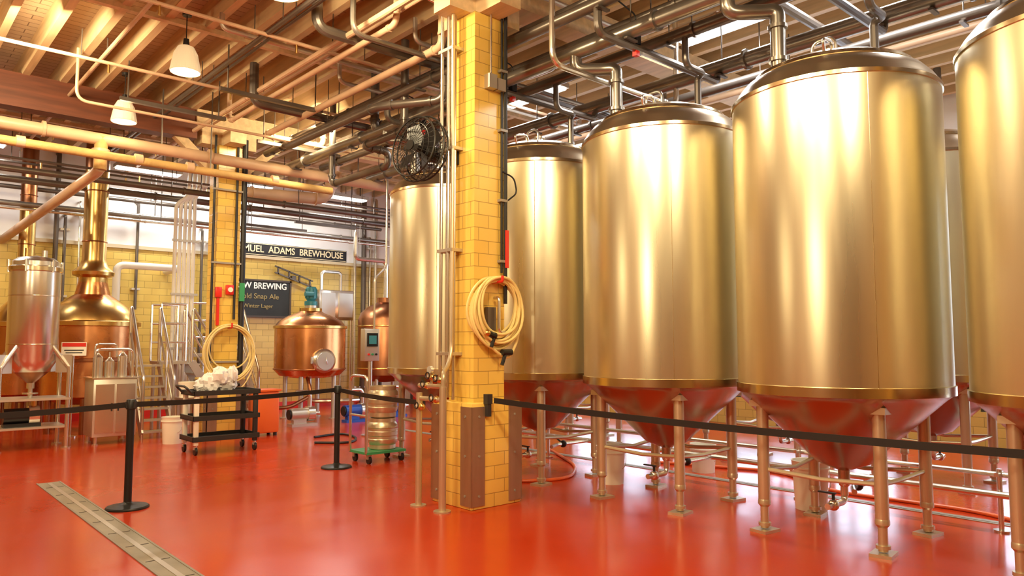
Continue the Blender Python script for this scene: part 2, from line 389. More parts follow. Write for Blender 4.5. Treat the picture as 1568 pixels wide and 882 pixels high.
for x in (-1,1.8,4.0,6.2): b.cyl((x-.02,11.5,4.4),(x+.02,11.5,4.4),.11,'creampipe',18)
b.cyl((2.5,11.5,4.42),(2.5,11.5,3.95),.085,'insul',18); b.cyl((2.5,11.5,4.24),(2.5,11.5,4.18),.115,'creampipe',18)
b.tube([(2.5,11.5,3.98),(2.48,11.6,3.93),(2.0,16.4,3.42)],.075,'creampipe',bend=.05,n=16)
for x in (-1.4,3.3,6.6): b.cyl((x,11.5,4.45),(x,11.5,5.30),.012,'darkpipe',8)
b.obj('overhead_pipe')
b = B(); b.tube([(-3.4,11.15,4.12),(5.9,11.15,4.06)], .06, 'insul', n=16)
for x in (-2,.3,1.5,2.9,3.6,4.9): b.cyl((x-.05,11.15,4.1),(x+.05,11.15,4.1),.075,'creampipe',16)
for x in (0.8,3.9): b.cyl((x,11.15,4.1),(x,11.15,5.30),.01,'darkpipe',8)
b.obj('overhead_pipe')
pipe('overhead_pipe', [(5.1,13.2,5.3),(5.1,13.2,4.25),(6.9,13.2,4.35),(6.9,12.8,5.3)], .11, 'creampipe', .25, n=18)
for x, z, r, k in ((3.35,5.05,.03,'darkpipe'),(3.5,5.12,.02,'darkpipe'),(3.95,4.95,.035,'creampipe'),(4.2,5.08,.02,'creampipe'),(2.2,5.15,.025,'creampipe')):
    b = B(); b.tube([(x,-3,z-.03),(x,16.3,z-.03)], r, k)
    for y in (-2,1,4,7.5,10,13.5): b.cyl((x,y,z),(x,y,5.30),.007,'darkpipe',6)
    b.obj('overhead_pipe')
for y, z in ((9.9,4.95),(7.9,5.0),(13.2,4.8),(14.1,4.5),(15.0,4.62)):
    b = B(); b.tube([(-3.4,y,z),(11.8,y,z)], .022, 'creampipe' if y<12 else 'darkpipe')
    for x in (-2,.5,1.9,3.2,4.6,6.4,8.2,10): b.cyl((x,y,z),(x,y,5.30),.007,'darkpipe',6)
    for x in (.9,2.2,3.7,5.2): b.cyl((x,y,z-.02),(x,y,z-.12),.014,'brass',8); 
    b.obj('overhead_pipe')
for y, z, r, k in ((13.0,4.1,.05,'darkpipe'),(14.6,4.25,.06,'darkpipe'),(15.6,4.0,.05,'greypipe'),(15.9,4.35,.04,'darkpipe'),(15.2,3.85,.025,'ss')):
    b = B(); b.tube([(-3.3,y,z),(9.8,y,z)], r, k, n=12)
    for x in (-2,1.2,4.4,6.2,8.8): b.cyl((x,y,z),(x,y,5.30),.01,'darkpipe',6); b.cyl((x-.3,y,z),(x-.27,y,z),r*1.35,k,14)
    b.obj('overhead_pipe')
for x, y, z in ((4.0,9.2,4.7),(3.2,10.6,4.75),(5.2,10.9,4.6),(7.4,14.2,4.0),(6.6,14.9,3.95)):
    b = B(); b.b2(x-.7,x+.7,y-.03,y+.03,z-.02,z+.03,'darkpipe')
    for d in (-.6,.6): b.cyl((x+d,y,z),(x+d,y,5.30),.01,'darkpipe',6)
    b.obj('overhead_pipe', smooth=False)
ps = [o for o in S.objects if o.name.startswith('overhead_pipe')]
bpy.ops.object.select_all(action='DESELECT')
for o in ps: o.select_set(True)
bpy.context.view_layer.objects.active = ps[0]; bpy.ops.object.join(); ps[0].name = 'ceiling_pipework'

# ------------------------------------------------------------------ light fixtures
LK = .40
def pendant(x, y):
    b = B(); z = 4.62
    b.cyl((x,y,z+.33),(x,y,5.30),.006,'blackm',8); b.cyl((x,y,5.25),(x,y,5.29),.05,'blackm',16)
    b.lathe([(0,.36),(.03,.36),(.035,.29),(.05,.27)], (x,y,z),'blackm',20)
    b.lathe([(.05,.28),(.09,.26),(.125,.19),(.15,.08),(.165,-.02),(.16,-.03),(.145,-.02),(.13,.08),(.105,.18),(.05,.25)], (x,y,z),'shade',32)
    for a in range(20):
        t = a*pi/10; b.cyl((x+.125*math.cos(t),y+.125*math.sin(t),z+.19),(x+.165*math.cos(t),y+.165*math.sin(t),z-.02),.003,'shade',5)
    b.sphere((x,y,z+.06),.045,'bulb',n=8)
    b.obj('pendant_lamp')
    l = bpy.data.lights.new('pendant_bulb','POINT'); l.energy = 24*LK; l.color = (1,.74,.38); l.shadow_soft_size = .08
    o = bpy.data.objects.new('pendant_bulb_light', l); S.collection.objects.link(o); o.location = (x,y,z-.12)
for y in (11.13, 8.59, 6.05, 3.51, .97, -1.6): pendant(2.69, y)
def fluoro(x, y, z, alongx=True, e=40, col=(1,.96,.88)):
    b = B(); w, d = (1.2,.28) if alongx else (.28,1.2)
    b.b2(x-w/2,x+w/2,y-d/2,y+d/2,z+.03,z+.1,'ss_dull')
    b.b2(x-w/2+.03,x+w/2-.03,y-d/2+.03,y+d/2-.03,z+.005,z+.035,'tube')
    for s in (-.45,.45):
        px, py = (x+s, y) if alongx else (x, y+s)
        b.cyl((px,py,z+.09),(px,py,5.28),.006,'blackm',6)
    b.obj('fluorescent_light')
    l = bpy.data.lights.new('fluorescent','AREA'); l.shape='RECTANGLE'; l.size=w; l.size_y=d; l.energy=e*LK*1.5; l.color=col
    o = bpy.data.objects.new('fluorescent_area_light', l); S.collection.objects.link(o); o.location=(x,y,z-.01)
fluoro(4.2,15.4,4.85,True,95); fluoro(8.1,14.8,4.75,True,125); fluoro(1.2,14.8,4.8,True,70); fluoro(6.2,15.6,4.9,True,130)
for y in (7.7, 4.5, 2.8, .6): fluoro(7.3,y,5.10,False,110,(1,.98,.96))
for y in (9.5, 4.3, 1.8): fluoro(9.9,y,5.12,False,90,(.98,.98,1))

def unseen_flood(x, y, z, tgt, e, size=.5, col=(1,.79,.47)):  # bare area light, unseen, with no fixture modelled
    d = (Vector(tgt)-Vector((x,y,z))).normalized()
    l = bpy.data.lights.new('unseen_flood','AREA'); l.shape='DISK'; l.size=size; l.energy=e*LK; l.color=col
    o = bpy.data.objects.new('unseen_flood_light', l); S.collection.objects.link(o)
    o.location = (x,y,z); o.rotation_euler = d.to_track_quat('-Z','Y').to_euler()
unseen_flood(1.6,2.6,4.9,(6.0,3.6,1.8),300,.35)
unseen_flood(2.2,-.6,4.9,(6.0,1.8,1.8),300,.35)
unseen_flood(2.9,6.2,4.9,(6.0,6.6,2.0),190,.35)
unseen_flood(.6,4.2,4.95,(3.5,8.5,0),230)
unseen_flood(-.5,.8,4.95,(4,3,0),180)
unseen_flood(1.2,9.4,4.95,(4,14,1.2),330)
unseen_flood(5.2,10.2,4.9,(6.5,14.5,1.5),240)
unseen_flood(-.6,11.5,4.95,(2.5,14.5,1.5),220)
unseen_flood(-2.6,2.2,2.9,(6.0,3.6,.4),230,.4)  # added low to brighten legs, cones and buckets under the tanks
unseen_flood(-2.6,7.5,2.9,(4.5,7.5,.8),90,.5)

# ------------------------------------------------------------------ near column attachments
b = B()
for (x,y,z0) in ((4.31,5.66,.98),(4.27,5.71,1.0),(4.31,5.77,1.3),(4.27,5.82,1.15)):
    b.tube([(x,y,z0),(x,y,4.9),(x-.1,y+.1,4.97)],.018,'ss',bend=.12)
for z in (1.4,2.4,3.4,4.4): b.b2(4.25,4.385,5.62,5.86,z,z+.03,'ss_dull')
b.cyl((4.04,5.46,0),(4.04,5.46,1.12),.034,'leg',16); b.cyl((4.04,5.46,0),(4.04,5.46,.015),.08,'leg',20)
b.tube([(4.04,5.46,1.1),(4.04,5.46,1.25),(4.2,5.60,1.3),(4.27,5.64,1.45),(4.27,5.64,4.9)],.02,'leg',bend=.08)
b.cyl((4.03,5.82,0),(4.03,5.82,1.05),.03,'leg',16); b.cyl((4.03,5.82,0),(4.03,5.82,.015),.075,'leg',20)
b.tube([(4.04,5.46,1.0),(4.03,5.82,1.0)],.022,'leg'); b.tube([(4.04,5.46,1.12),(4.03,5.82,1.12)],.022,'leg')
for p in ((4.04,5.56,1.0),(4.04,5.7,1.12),(4.04,5.5,1.18),(4.03,5.78,.92),(4.04,5.62,1.2)):
    b.sphere(p,.035,'brass',n=6); b.cyl(p,(p[0]-.07,p[1]-.02,p[2]+.02),.014,'ss',8); b.torus((p[0]-.075,p[1]-.02,p[2]+.02),(1,0,0),.03,.006,'blackm',12,6)
b.cyl((4.04,5.64,1.12),(4.04,5.64,1.24),.012,'ss'); b.cyl((4.01,5.64,1.27),(4.04,5.64,1.27),.035,'glass',16)
b.obj('valve_manifold')
b = B()
b.tube([(4.745,5.405,1.9),(4.745,5.405,4.9)],.02,'black'); b.tube([(4.70,5.41,2.2),(4.70,5.41,4.9)],.012,'black')
for z in (2.3,2.9,3.6,4.2): b.b2(4.67,4.76,5.385,5.44,z,z+.025,'box')
b.b2(4.725,4.765,5.375,5.385,2.25,2.62,'red')
b.b2(4.50,4.60,5.36,5.44,4.0,4.14,'ss_dull'); b.b2(4.62,4.72,5.37,5.44,4.0,4.12,'ss_dull'); b.cyl((4.55,5.40,4.14),(4.55,5.40,4.9),.01,'ss')
b.tube([(4.70,5.40,3.2),(4.82,5.36,3.15),(4.86,5.36,3.0),(4.76,5.38,2.92)],.008,'black',bend=.05)
b.obj('column_conduit')

def coil(c, ax, R, loops, seed, k='hose', tail=True):
    rnd = random.Random(seed)
    ax = Vector(ax).normalized(); side = Vector((0,0,1)).cross(ax).normalized(); c = Vector(c); b = B()
    N = 40
    for l in range(loops):
        rr = R*(1+rnd.uniform(-.15,.08)); dz = rnd.uniform(-.02,.02); ds = rnd.uniform(-.03,.03); off = rnd.uniform(0,.10)
        rz = rr*rnd.uniform(.98,1.18)
        pts = [c + side*(ds+rr*math.cos(2*pi*a/N)) + Vector((0,0,1))*(dz+(R-rz)+rz*math.sin(2*pi*a/N)) + ax*(off+.012*math.sin(a*2*pi/N*3+l)) for a in range(N)]
        b.tube(pts,.0135,k,n=8,closed=True)
    if tail:
        b.tube([c+side*R+ax*.05, c+side*(R*1.05)+ax*.06+Vector((0,0,-R*.9)), c+side*(R*.5)+ax*.08+Vector((0,0,-R*1.75)), c+side*(-R*.1)+ax*.08+Vector((0,0,-R*1.5)), c+side*(-R*.5)+ax*.05+Vector((0,0,-R*1.05))],.0135,k,bend=.18)
    b.tube([c-ax*.02+Vector((0,0,R*.9)), c+ax*.14+Vector((0,0,R*.9)), c+ax*.14+Vector((0,0,R*1.1))],.014,'red',bend=.02)
    p = c+ax*.10+side*(-R*.55)+Vector((0,0,-R*.85))
    b.cyl(p, p+side*.10+Vector((0,0,-.03)),.03,'blackm',10); b.cyl(p+side*.1, p+side*.05+Vector((0,0,-.13)),.018,'blackm',8); b.sphere(p,.035,'brass',n=6)
    p = c+ax*.10+side*(R*.1)+Vector((0,0,-R*1.5)); b.cyl(p, p+side*.12,.03,'blackm',10); b.cyl(p+side*.05, p+Vector((0,0,-.12)),.018,'blackm',8)
    return b
b = coil((4.60,5.42,1.85), (0,-1,0), .28, 14, 3)
b.tube([(4.60,5.40,1.95),(4.60,5.33,1.95),(4.60,5.33,1.62),(4.75,5.36,1.62)],.016,'ss',bend=.04); b.box((4.55,5.40,1.75),(.10,.05,.22),'darkpipe')
b.obj('hose_coil')
b = coil((4.56,11.99,1.42), (0,-1,0), .38, 8, 5)
b.obj('hose_coil.001')

def fan():
    b = B(); c = Vector((4.08,5.92,3.42)); ax = Vector((-.97,-.15,.10)).normalized(); R = .33
    side = Vector((0,0,1)).cross(ax).normalized(); up = ax.cross(side)
    for d, rr in ((-.09,R*.9),(0,R),(.09,R*.9)): b.torus(c+ax*d, ax, rr, .009, 'blackm', 40, 6)
    for s in (.12,-.12):
        for f in (.3,.5,.7): b.torus(c+ax*s*(1-.15*f), ax, R*f, .003, 'blackm', 32, 5)
    for a in range(32):
        t = 2*pi*a/32; d = side*math.cos(t)+up*math.sin(t)
        b.tube([c+ax*.13+d*.03, c+ax*.11+d*R*.6, c+ax*.09+d*R*.9, c+d*R, c-ax*.09+d*R*.9, c-ax*.11+d*R*.6, c-ax*.13+d*.03],.0028,'blackm',n=4)
    b.cyl(c-ax*.24, c-ax*.05,.08,'blackm',20); b.cyl(c-ax*.05,c+ax*.06,.035,'blackm',16); b.cyl(c+ax*.125,c+ax*.14,.05,'blackm',20)
    i = b.mi('blackm')
    for a in range(4):
        t = 2*pi*a/4+.4; d = side*math.cos(t)+up*math.sin(t); e = side*(-math.sin(t))+up*math.cos(t)
        v = [c+d*.04-e*.02-ax*.02, c+d*.04+e*.02+ax*.02, c+d*.17+e*.10+ax*.045, c+d*.28+e*.07+ax*.035, c+d*.28-e*.05-ax*.02, c+d*.16-e*.05-ax*.03]
        f = b.bm.faces.new([b.bm.verts.new(p) for p in v]); f.material_index = i
    b.tube([c-ax*.18,(4.30,6.0,3.35),(4.39,5.75,3.35)],.022,'blackm',bend=.05); b.box((4.37,5.74,3.35),(.02,.12,.16),'blackm')
    b.obj('wall_fan')
fan()

# ------------------------------------------------------------------ stanchions and belts
def stanchion(name, x, y):
    b = B()
    b.lathe([(0,0),(.185,0),(.185,.012),(.175,.022),(.10,.035),(.05,.045),(.034,.06),(.034,.90),(.042,.905),(.042,.985),(.036,.995),(0,.997)],(x,y,0),'blackm',40)
    for a in range(4):
        t = a*pi/2+.3; b.box((x+.043*math.cos(t),y+.043*math.sin(t),.945),(.02,.02,.06),'blackplastic',rot=Matrix.Rotation(t,3,'Z'))
    return b.obj(name)
P1 = (1.98,7.54); P2 = (4.50,8.25); P3 = (5.0,.35); P0 = (-.6,7.3)
stanchion('belt_stanchion',*P1); stanchion('belt_stanchion.001',*P2); stanchion('belt_stanchion.002',*P3); stanchion('belt_stanchion.003',*P0)
def belt(name, p, q, sag, off=.055):
    p = Vector(p); q = Vector(q); d = (q-p); d.z = 0; d.normalize(); p = p+d*off; q = q-d*off
    pts = [p.lerp(q,t/16)-Vector((0,0,sag*4*(t/16)*(1-t/16))) for t in range(17)]
    b = B(); b.tube(pts,.01,'black',flat=(.004,.05)); return b.obj(name)
belt('barrier_belt',(*P0,.945),(*P1,.945),.03); belt('barrier_belt.001',(*P1,.945),(*P2,.945),.02)
belt('barrier_belt.002',(*P2,.945),(4.25,5.99,.93),.02,.055)
belt('barrier_belt.003',(4.44,5.26,.99),(*P3,.91),.04,.04)
b = B(); b.box((4.44,5.30,1.0),(.06,.06,.09),'blackplastic'); b.box((4.44,5.30,.9),(.04,.05,.12),'blackplastic'); b.obj('belt_wall_clip')

# ------------------------------------------------------------------ copper kettles
def kettle_small(cx, cy):
    b = B(); R = .70
    b.lathe([(0,.80,'copper'),(.35,.82,'copper'),(.60,.87,'copper'),(R,.98,'copper'),(R,1.80,'copper'),(R+.03,1.81,'brass'),(R+.03,1.86,'brass'),(R-.01,1.87,'copper'),
             (R-.08,1.96,'copper'),(R-.25,2.06,'copper'),(R-.42,2.12,'copper'),(.22,2.16,'copper'),(.22,2.22,'brass'),(.12,2.23,'brass'),(.12,2.30,'ss_dull'),(0,2.30,'ss_dull')],(cx,cy,0),'copper',56)
    b.torus((cx,cy,1.0),(0,0,1),R+.005,.015,'copper_dk',48,6)
    b.lathe([(0,2.28),(.13,2.28),(.13,2.36),(.08,2.38),(.11,2.42),(.11,2.62),(.09,2.66),(0,2.66)],(cx,cy,0),'teal',24)
    b.cyl((cx-.02,cy-.14,2.5),(cx-.2,cy-.14,2.5),.05,'teal',12)
    for a in range(8):
        t = a*pi/4; b.box((cx+.11*math.cos(t),cy+.11*math.sin(t),2.52),(.03,.01,.18),'teal',rot=Matrix.Rotation(t,3,'Z'))
    for a in range(4):
        t = a*pi/2+pi/4; x, y = cx+.5*math.cos(t), cy+.5*math.sin(t)
        b.cyl((x,y,0),(x,y,.92),.045,'ss_dull',14); b.cyl((x,y,0),(x,y,.02),.09,'ss_dull',14)
    d = Vector((-.10,-1,0)).normalized(); p = Vector((cx,cy,1.17))+d*(R-.06)
    b.lathe([(0,.17),(.19,.165),(.21,.15),(.235,.12),(.235,.0)],p,'ss',32,d); b.lathe([(0,.20),(.17,.195),(.17,.165)],p,'glass',32,d)
    b.cyl(p+d*.1+Vector((-.26,0,-.05)),p+d*.1+Vector((-.26,0,.08)),.02,'ss'); b.tube([p+d*.17+Vector((.05,0,-.1)),p+d*.24,p+d*.17+Vector((.02,0,.1))],.01,'ss',bend=.05)
    b.tube([(cx,cy,.8),(cx,cy,.35),(cx+.6,cy-.4,.35),(cx+.9,cy-.4,.35)],.045,'ss',bend=.12)
    b.tube([(cx-.2,cy-.3,.85),(cx-.2,cy-.5,.5),(cx-.7,cy-.6,.3),(cx-1.0,cy-.6,.3)],.035,'copper_dk',bend=.12)
    return b.obj('copper_brew_kettle')
kettle_small(6.97,13.95)
def kettle_big(name, cx, cy, R, stackr, zt, k1='copper'):
    b = B()
    b.lathe([(0,.45,k1),(R*.6,.48,k1),(R,.62,k1),(R,1.20,k1),(R+.015,1.21,'copper_dk'),(R+.015,1.26,'copper_dk'),(R,1.27,k1),(R,1.80,k1),(R+.045,1.81,'brass'),(R+.045,1.88,'brass'),(R+.0,1.90,'brass'),
             (R*.93,2.02,'brass'),(R*.76,2.16,'brass'),(R*.55,2.27,'brass'),(R*.38,2.36,'copper'),(stackr*1.35,2.46,'copper'),(stackr*1.2,2.58,'copper'),
             (stackr*1.2,2.66,'brass'),(stackr*1.7,2.70,'brass'),(stackr*1.75,2.76,'brass'),(stackr*1.2,2.86,'brass'),(stackr,2.98,'brass'),(stackr,zt,'brass'),(stackr,5.27,'copper_dk')],(cx,cy,0),k1,56)
    for z in (3.3,4.2): b.torus((cx,cy,z),(0,0,1),stackr,.012,'copper_dk',32,6)
    for a in range(6):
        t = a*pi/3+.2; x, y = cx+(R-.1)*math.cos(t), cy+(R-.1)*math.sin(t); b.cyl((x,y,0),(x,y,.7),.05,'copper_dk',12)
    d = Vector((-.2,-1,.55)).normalized(); p = Vector((cx-.08,cy-R*.62,2.08))
    b.lathe([(0,.06),(.13,.06),(.15,.03),(.15,-.03)],p,'brass',28,d); b.lathe([(0,.075),(.10,.07),(.10,.05)],p,'glass',24,d)
    p2 = Vector((cx+.22,cy-R*.55,2.1)); d2 = Vector((.3,-1,.7)).normalized(); b.lathe([(0,.05),(.06,.05),(.07,-.03)],p2,'brass',20,d2)
    return b.obj(name)
kettle_big('copper_brew_kettle.001',3.14,14.6,.74,.19,4.6)
kettle_big('copper_brew_kettle.002',2.3,15.8,.45,.13,4.0)
b = B(); cx, cy, R = 9.15, 14.6, .62
b.lathe([(0,.62),(.4,.66),(R,.8),(R,2.05),(R-.06,2.2),(R-.2,2.33),(.2,2.44),(.2,2.55),(0,2.56)],(cx,cy,0),'copper_dk',48)
for z in (.95,1.9): b.torus((cx,cy,z),(0,0,1),R,.02,'brass',40,6)
for a in range(4):
    t = a*pi/2+.6; b.cyl((cx+.45*math.cos(t),cy+.45*math.sin(t),0),(cx+.45*math.cos(t),cy+.45*math.sin(t),.75),.04,'ss_dull',12)
b.tube([(cx,cy,2.5),(cx,cy,3.4),(cx-.8,cy,3.4),(cx-.8,cy,4.0)],.05,'ss',bend=.12)
b.obj('copper_lauter_tun')

# ------------------------------------------------------------------ hopper tank on left
b = B(); cx, cy, R = 1.98, 12.7, .325
b.lathe([(0,.86),(.05,.86),(.05,.94),(R-.10,1.10,'copper_dk'),(R,1.28,'ss'),(R,2.55,'ss'),(R+.02,2.56,'band'),(R+.02,2.62,'band'),(R-.02,2.64,'ss'),(R-.02,2.70,'ss'),(R*.7,2.76,'ss'),(0,2.80,'ss')],(cx,cy,0),'ss',44)
for z in (1.5,2.2): b.torus((cx,cy,z),(0,0,1),R,.006,'band',40,5)
for a in range(6):
    t = a*pi/3; b.cyl((cx+(R+.01)*math.cos(t),cy+(R+.01)*math.sin(t),2.54),(cx+(R+.01)*math.cos(t),cy+(R+.01)*math.sin(t),2.72),.018,'ss',8)
b.cyl((cx-.12,cy,2.78),(cx-.12,cy,2.9),.03,'brass'); b.cyl((cx+.1,cy,2.78),(cx+.1,cy,2.88),.04,'ss')
for sx, sy in ((-1,-1),(1,-1),(1,1),(-1,1)):
    x, y = cx+sx*.42, cy+sy*.32
    b.cyl((x,y,0),(x,y,1.18),.03,'ss',12); b.cyl((x,y,0),(x,y,.02),.07,'ss',12)
    b.tube([(x,y,1.15),(cx+sx*.2,cy+sy*.2,1.5)],.03,'ss')
    b.box((cx+sx*.36,cy+sy*.27,1.22),(.22,.02,.26),'ss_dull',rot=Matrix.Rotation(sx*sy*.65,3,'Z'))
b.b2(cx-.45,cx+.45,cy-.35,cy+.35,.70,.73,'ss_dull'); b.b2(cx-.42,cx+.42,cy-.32,cy+.32,.30,.33,'ss_dull')
b.cyl((cx,cy,.72),(cx,cy,.88),.03,'ss'); b.lathe([(0,0),(.10,0),(.10,.02),(0,.02)],(cx,cy,.78),'ss',20)
b.cyl((1.65,12.6,.48),(1.95,12.6,.48),.11,'blackm',20); b.cyl((1.95,12.6,.48),(2.08,12.6,.48),.14,'ss',20); b.b2(1.65,2.1,12.5,12.7,.33,.38,'blackm')
b.cyl((2.02,12.6,.5),(2.02,12.6,.70),.035,'brass')
b.obj('hopper_tank')
b = B(); b.b2(2.72,3.32,12.35,12.9,.12,.98,'ss_dull',bev=.01)
b.b2(2.70,3.34,12.33,12.92,.98,1.0,'ss'); b.b2(2.75,3.00,12.335,12.35,.18,.90,'ss'); b.b2(3.03,3.29,12.335,12.35,.18,.90,'ss')
for x in (2.97,3.06): b.cyl((x,12.32,.5),(x,12.32,.62),.008,'blackm',8)
for x in (2.78,3.26):
    for y in (12.4,12.84): b.cyl((x,y,0),(x,y,.13),.025,'ss'); b.cyl((x,y,0),(x,y,.02),.045,'ss')
for x, h in ((2.82,.36),(2.98,.30),(3.16,.38)):
    b.lathe([(0,0),(.07,0),(.07,h-.06),(.03,h-.02),(.02,h),(0,h)],(x,12.6,1.0),'ss',24); b.cyl((x,12.6,1+h),(x,12.6,1.08+h),.012,'ss',8)
b.tube([(2.76,12.5,1.0),(2.76,12.5,1.42),(3.28,12.5,1.42),(3.28,12.5,1.0)],.018,'ss',bend=.08); b.tube([(2.80,12.7,1.0),(2.80,12.7,1.5),(3.1,12.7,1.5),(3.1,12.7,1.3)],.015,'ss',bend=.06)
b.obj('filtration_skid')
b = B(); b.box((2.72,13.74,1.42),(.36,.01,.22),'whiteplastic'); b.box((2.72,13.732,1.49),(.34,.006,.06),'red'); b.box((2.72,13.733,1.40),(.28,.004,.015),'blackm'); b.box((2.72,13.733,1.36),(.24,.004,.015),'blackm'); b.cyl((2.72,13.75,0),(2.72,13.75,1.5),.012,'ss',8); b.cyl((2.72,13.75,0),(2.72,13.75,.02),.1,'ss',16)
b.obj('danger_sign')

# ------------------------------------------------------------------ stairs, platform, rails
def stair(name, A, Bp, wd, z, n=7):
    b = B(); A = Vector((*A,0)); Q = Vector((*Bp,0)); W = Vector((*wd,0)); d = (Q-A)
    for i in range(n):
        t = (i+.5)/n; c = A+d*t+W*.5; zz = z*(1-t)+.02
        sz = (abs(W.x) if abs(W.x)>.01 else .2, abs(W.y) if abs(W.y)>.01 else .2, .03)
        b.box((c.x,c.y,zz), sz, 'ss_dull')
    for o in (Vector((0,0,0)), W):
        a = A+o; q = Q+o
        b.tube([(a.x,a.y,z-.02),(q.x,q.y,.06)],.02,'ss_dull',flat=(.03,.14))
        b.tube([(a.x,a.y,z-.02),(a.x,a.y,z+.95),(q.x,q.y,.98),(q.x,q.y,0)],.026,'ss',bend=.08)
        b.tube([(a.x,a.y,z+.5),(q.x,q.y,.52)],.018,'ss'); m=(a+q)/2; b.cyl((m.x,m.y,z/2),(m.x,m.y,z/2+.95),.018,'ss',8)
    return b.obj(name)
def platform(name, xa, xb, ya, yb, z, sides):
    b = B(); b.b2(xa,xb,ya,yb,z-.05,z,'ss_dull')
    for x in (xa+.05,xb-.05):
        for y in (ya+.05,yb-.05): b.cyl((x,y,0),(x,y,z),.03,'ss_dull',10)
    for (p,q) in sides:
        p=Vector((*p,z)); q=Vector((*q,z)); n=max(1,int((q-p).length/.5))
        for i in range(n+1):
            a=p.lerp(q,i/n); b.cyl(a,a+Vector((0,0,1.0)),.020,'ss',8)
        for h in (1.0,.66,.33): b.tube([p+Vector((0,0,h)),q+Vector((0,0,h))],.019,'ss')
    return b.obj(name)
stair('steel_stairs',(3.5,13.52),(3.5,12.7),(.46,0),1.2)
platform('steel_platform',3.98,4.45,13.6,14.1,1.2,[((4.0,13.6),(4.42,13.6)),((3.98,14.08),(4.42,14.08))])
stair('steel_stairs.001',(4.55,13.65),(5.25,13.65),(0,.45),1.2)
stair('steel_stairs.002',(5.98,15.0),(6.25,14.75),(0,.5),1.3)
platform('steel_platform.001',4.95,5.85,14.95,15.9,1.3,[((4.95,14.95),(5.82,14.95)),((4.95,14.95),(4.95,15.9))])

b = B()
for i in range(5):
    x = 4.40+i*.09; b.tube([(x,14.3+.02*i,0),(x,14.3+.02*i,4.10+.05*i),(x+.22,14.3+.02*i,4.28+.06*i),(x+.24,14.3,5.27)],.034,'whitepipe',bend=.1)
for z in (1.4,2.4,3.4): b.b2(4.34,4.82,14.25,14.28,z,z+.04,'ss_dull')
b.obj('vertical_pipe_bundle')
b = B(); b.tube([(3.75,15.6,1.9),(3.75,15.6,3.02),(4.9,15.6,3.02),(4.9,16.45,3.02)],.07,'whitepipe',bend=.15,n=16); b.tube([(3.75,15.6,1.95),(3.75,16.4,1.9)],.07,'whitepipe'); b.obj('vent_pipe')
b = B()
for x, r, k, z0, z1 in ((5.6,.03,'darkpipe',0,4.0),(5.8,.025,'ss',1.3,4.0),(9.6,.06,'darkpipe',0,5.2),(9.95,.04,'ss',0,5.2),(9.78,.03,'ss',0,4.2),(9.35,.035,'ss',0,5.2),
                        (3.0,.03,'darkpipe',2.0,4.0),(3.25,.02,'ss',2.0,4.3),(2.85,.045,'darkpipe',2.2,5.2),(1.4,.03,'ss',0,4.4),(1.0,.05,'insul',0,5.2),(4.3,.03,'darkpipe',2.2,4.4),(3.5,.025,'darkpipe',2.0,4.6)):
    b.tube([(x,16.38,z0),(x,16.38,z1),(x,16.49,z1)],r,k,bend=.08)
    for z in (z0+.4,z1-.3): b.b2(x-.08,x+.08,16.36,16.5,z,z+.04,'ss_dull')
b.obj('wall_pipework')

b = B(); b.b2(8.0,8.9,15.6,16.2,2.05,2.75,'ss',bev=.02); b.b2(8.05,8.4,15.58,15.6,2.12,2.68,'ss_dull'); b.b2(8.5,8.85,15.58,15.6,2.12,2.68,'ss_dull')
for x in (8.05,8.85):
    for y in (15.65,16.15): b.cyl((x,y,0),(x,y,2.06),.03,'ss')
b.tube([(8.2,15.9,2.75),(8.2,15.9,3.2),(8.7,15.9,3.2),(8.7,15.9,2.75)],.04,'ss',bend=.1)
b.obj('heat_exchanger')
b = B(); b.box((7.75,16.40,3.0),(1.0,.05,.03),'darkpipe',rot=Matrix.Rotation(math.radians(18),3,'Y')); b.box((7.75,16.40,3.15),(1.0,.05,.03),'darkpipe',rot=Matrix.Rotation(math.radians(18),3,'Y'))
for t in (-.4,-.13,.13,.4): b.box((7.75+t,16.40,3.07-t*.32),(.03,.05,.17),'darkpipe')
b.b2(7.7,7.8,16.40,16.5,3.0,3.1,'darkpipe')
b.obj('cable_ladder')
b = B(); x0, y0 = 6.42, 10.7
b.b2(x0-.14,x0+.14,y0-.06,y0+.08,1.22,1.75,'ss_dull',bev=.01); b.b2(x0-.10,x0+.10,y0-.075,y0-.06,1.46,1.68,'blackm'); b.b2(x0-.07,x0+.07,y0-.08,y0-.074,1.50,1.64,'teal')
for i in range(3): b.cyl((x0-.07+i*.07,y0-.06,1.33),(x0-.07+i*.07,y0-.085,1.33),.018,['red','green','blackm'][i],10)
b.cyl((x0,y0,0),(x0,y0,1.23),.035,'ss'); b.cyl((x0,y0,0),(x0,y0,.02),.14,'ss',20)
b.tube([(x0+.08,y0+.02,1.75),(x0+.08,y0+.02,2.6),(x0+.3,y0+.02,2.8),(x0+.3,y0+.02,4.3)],.018,'ss',bend=.08)
b.obj('control_panel')
b = B(); b.b2(10.2,11.1,16.44,16.5,0,2.1,'ss_dull'); b.b2(10.14,10.2,16.42,16.5,0,2.16,'frame'); b.b2(11.1,11.16,16.42,16.5,0,2.16,'frame'); b.b2(10.14,11.16,16.42,16.5,2.1,2.16,'frame'); b.cyl((11.0,16.42,1.05),(11.0,16.44,1.05),.03,'brass'); b.obj('door_1')
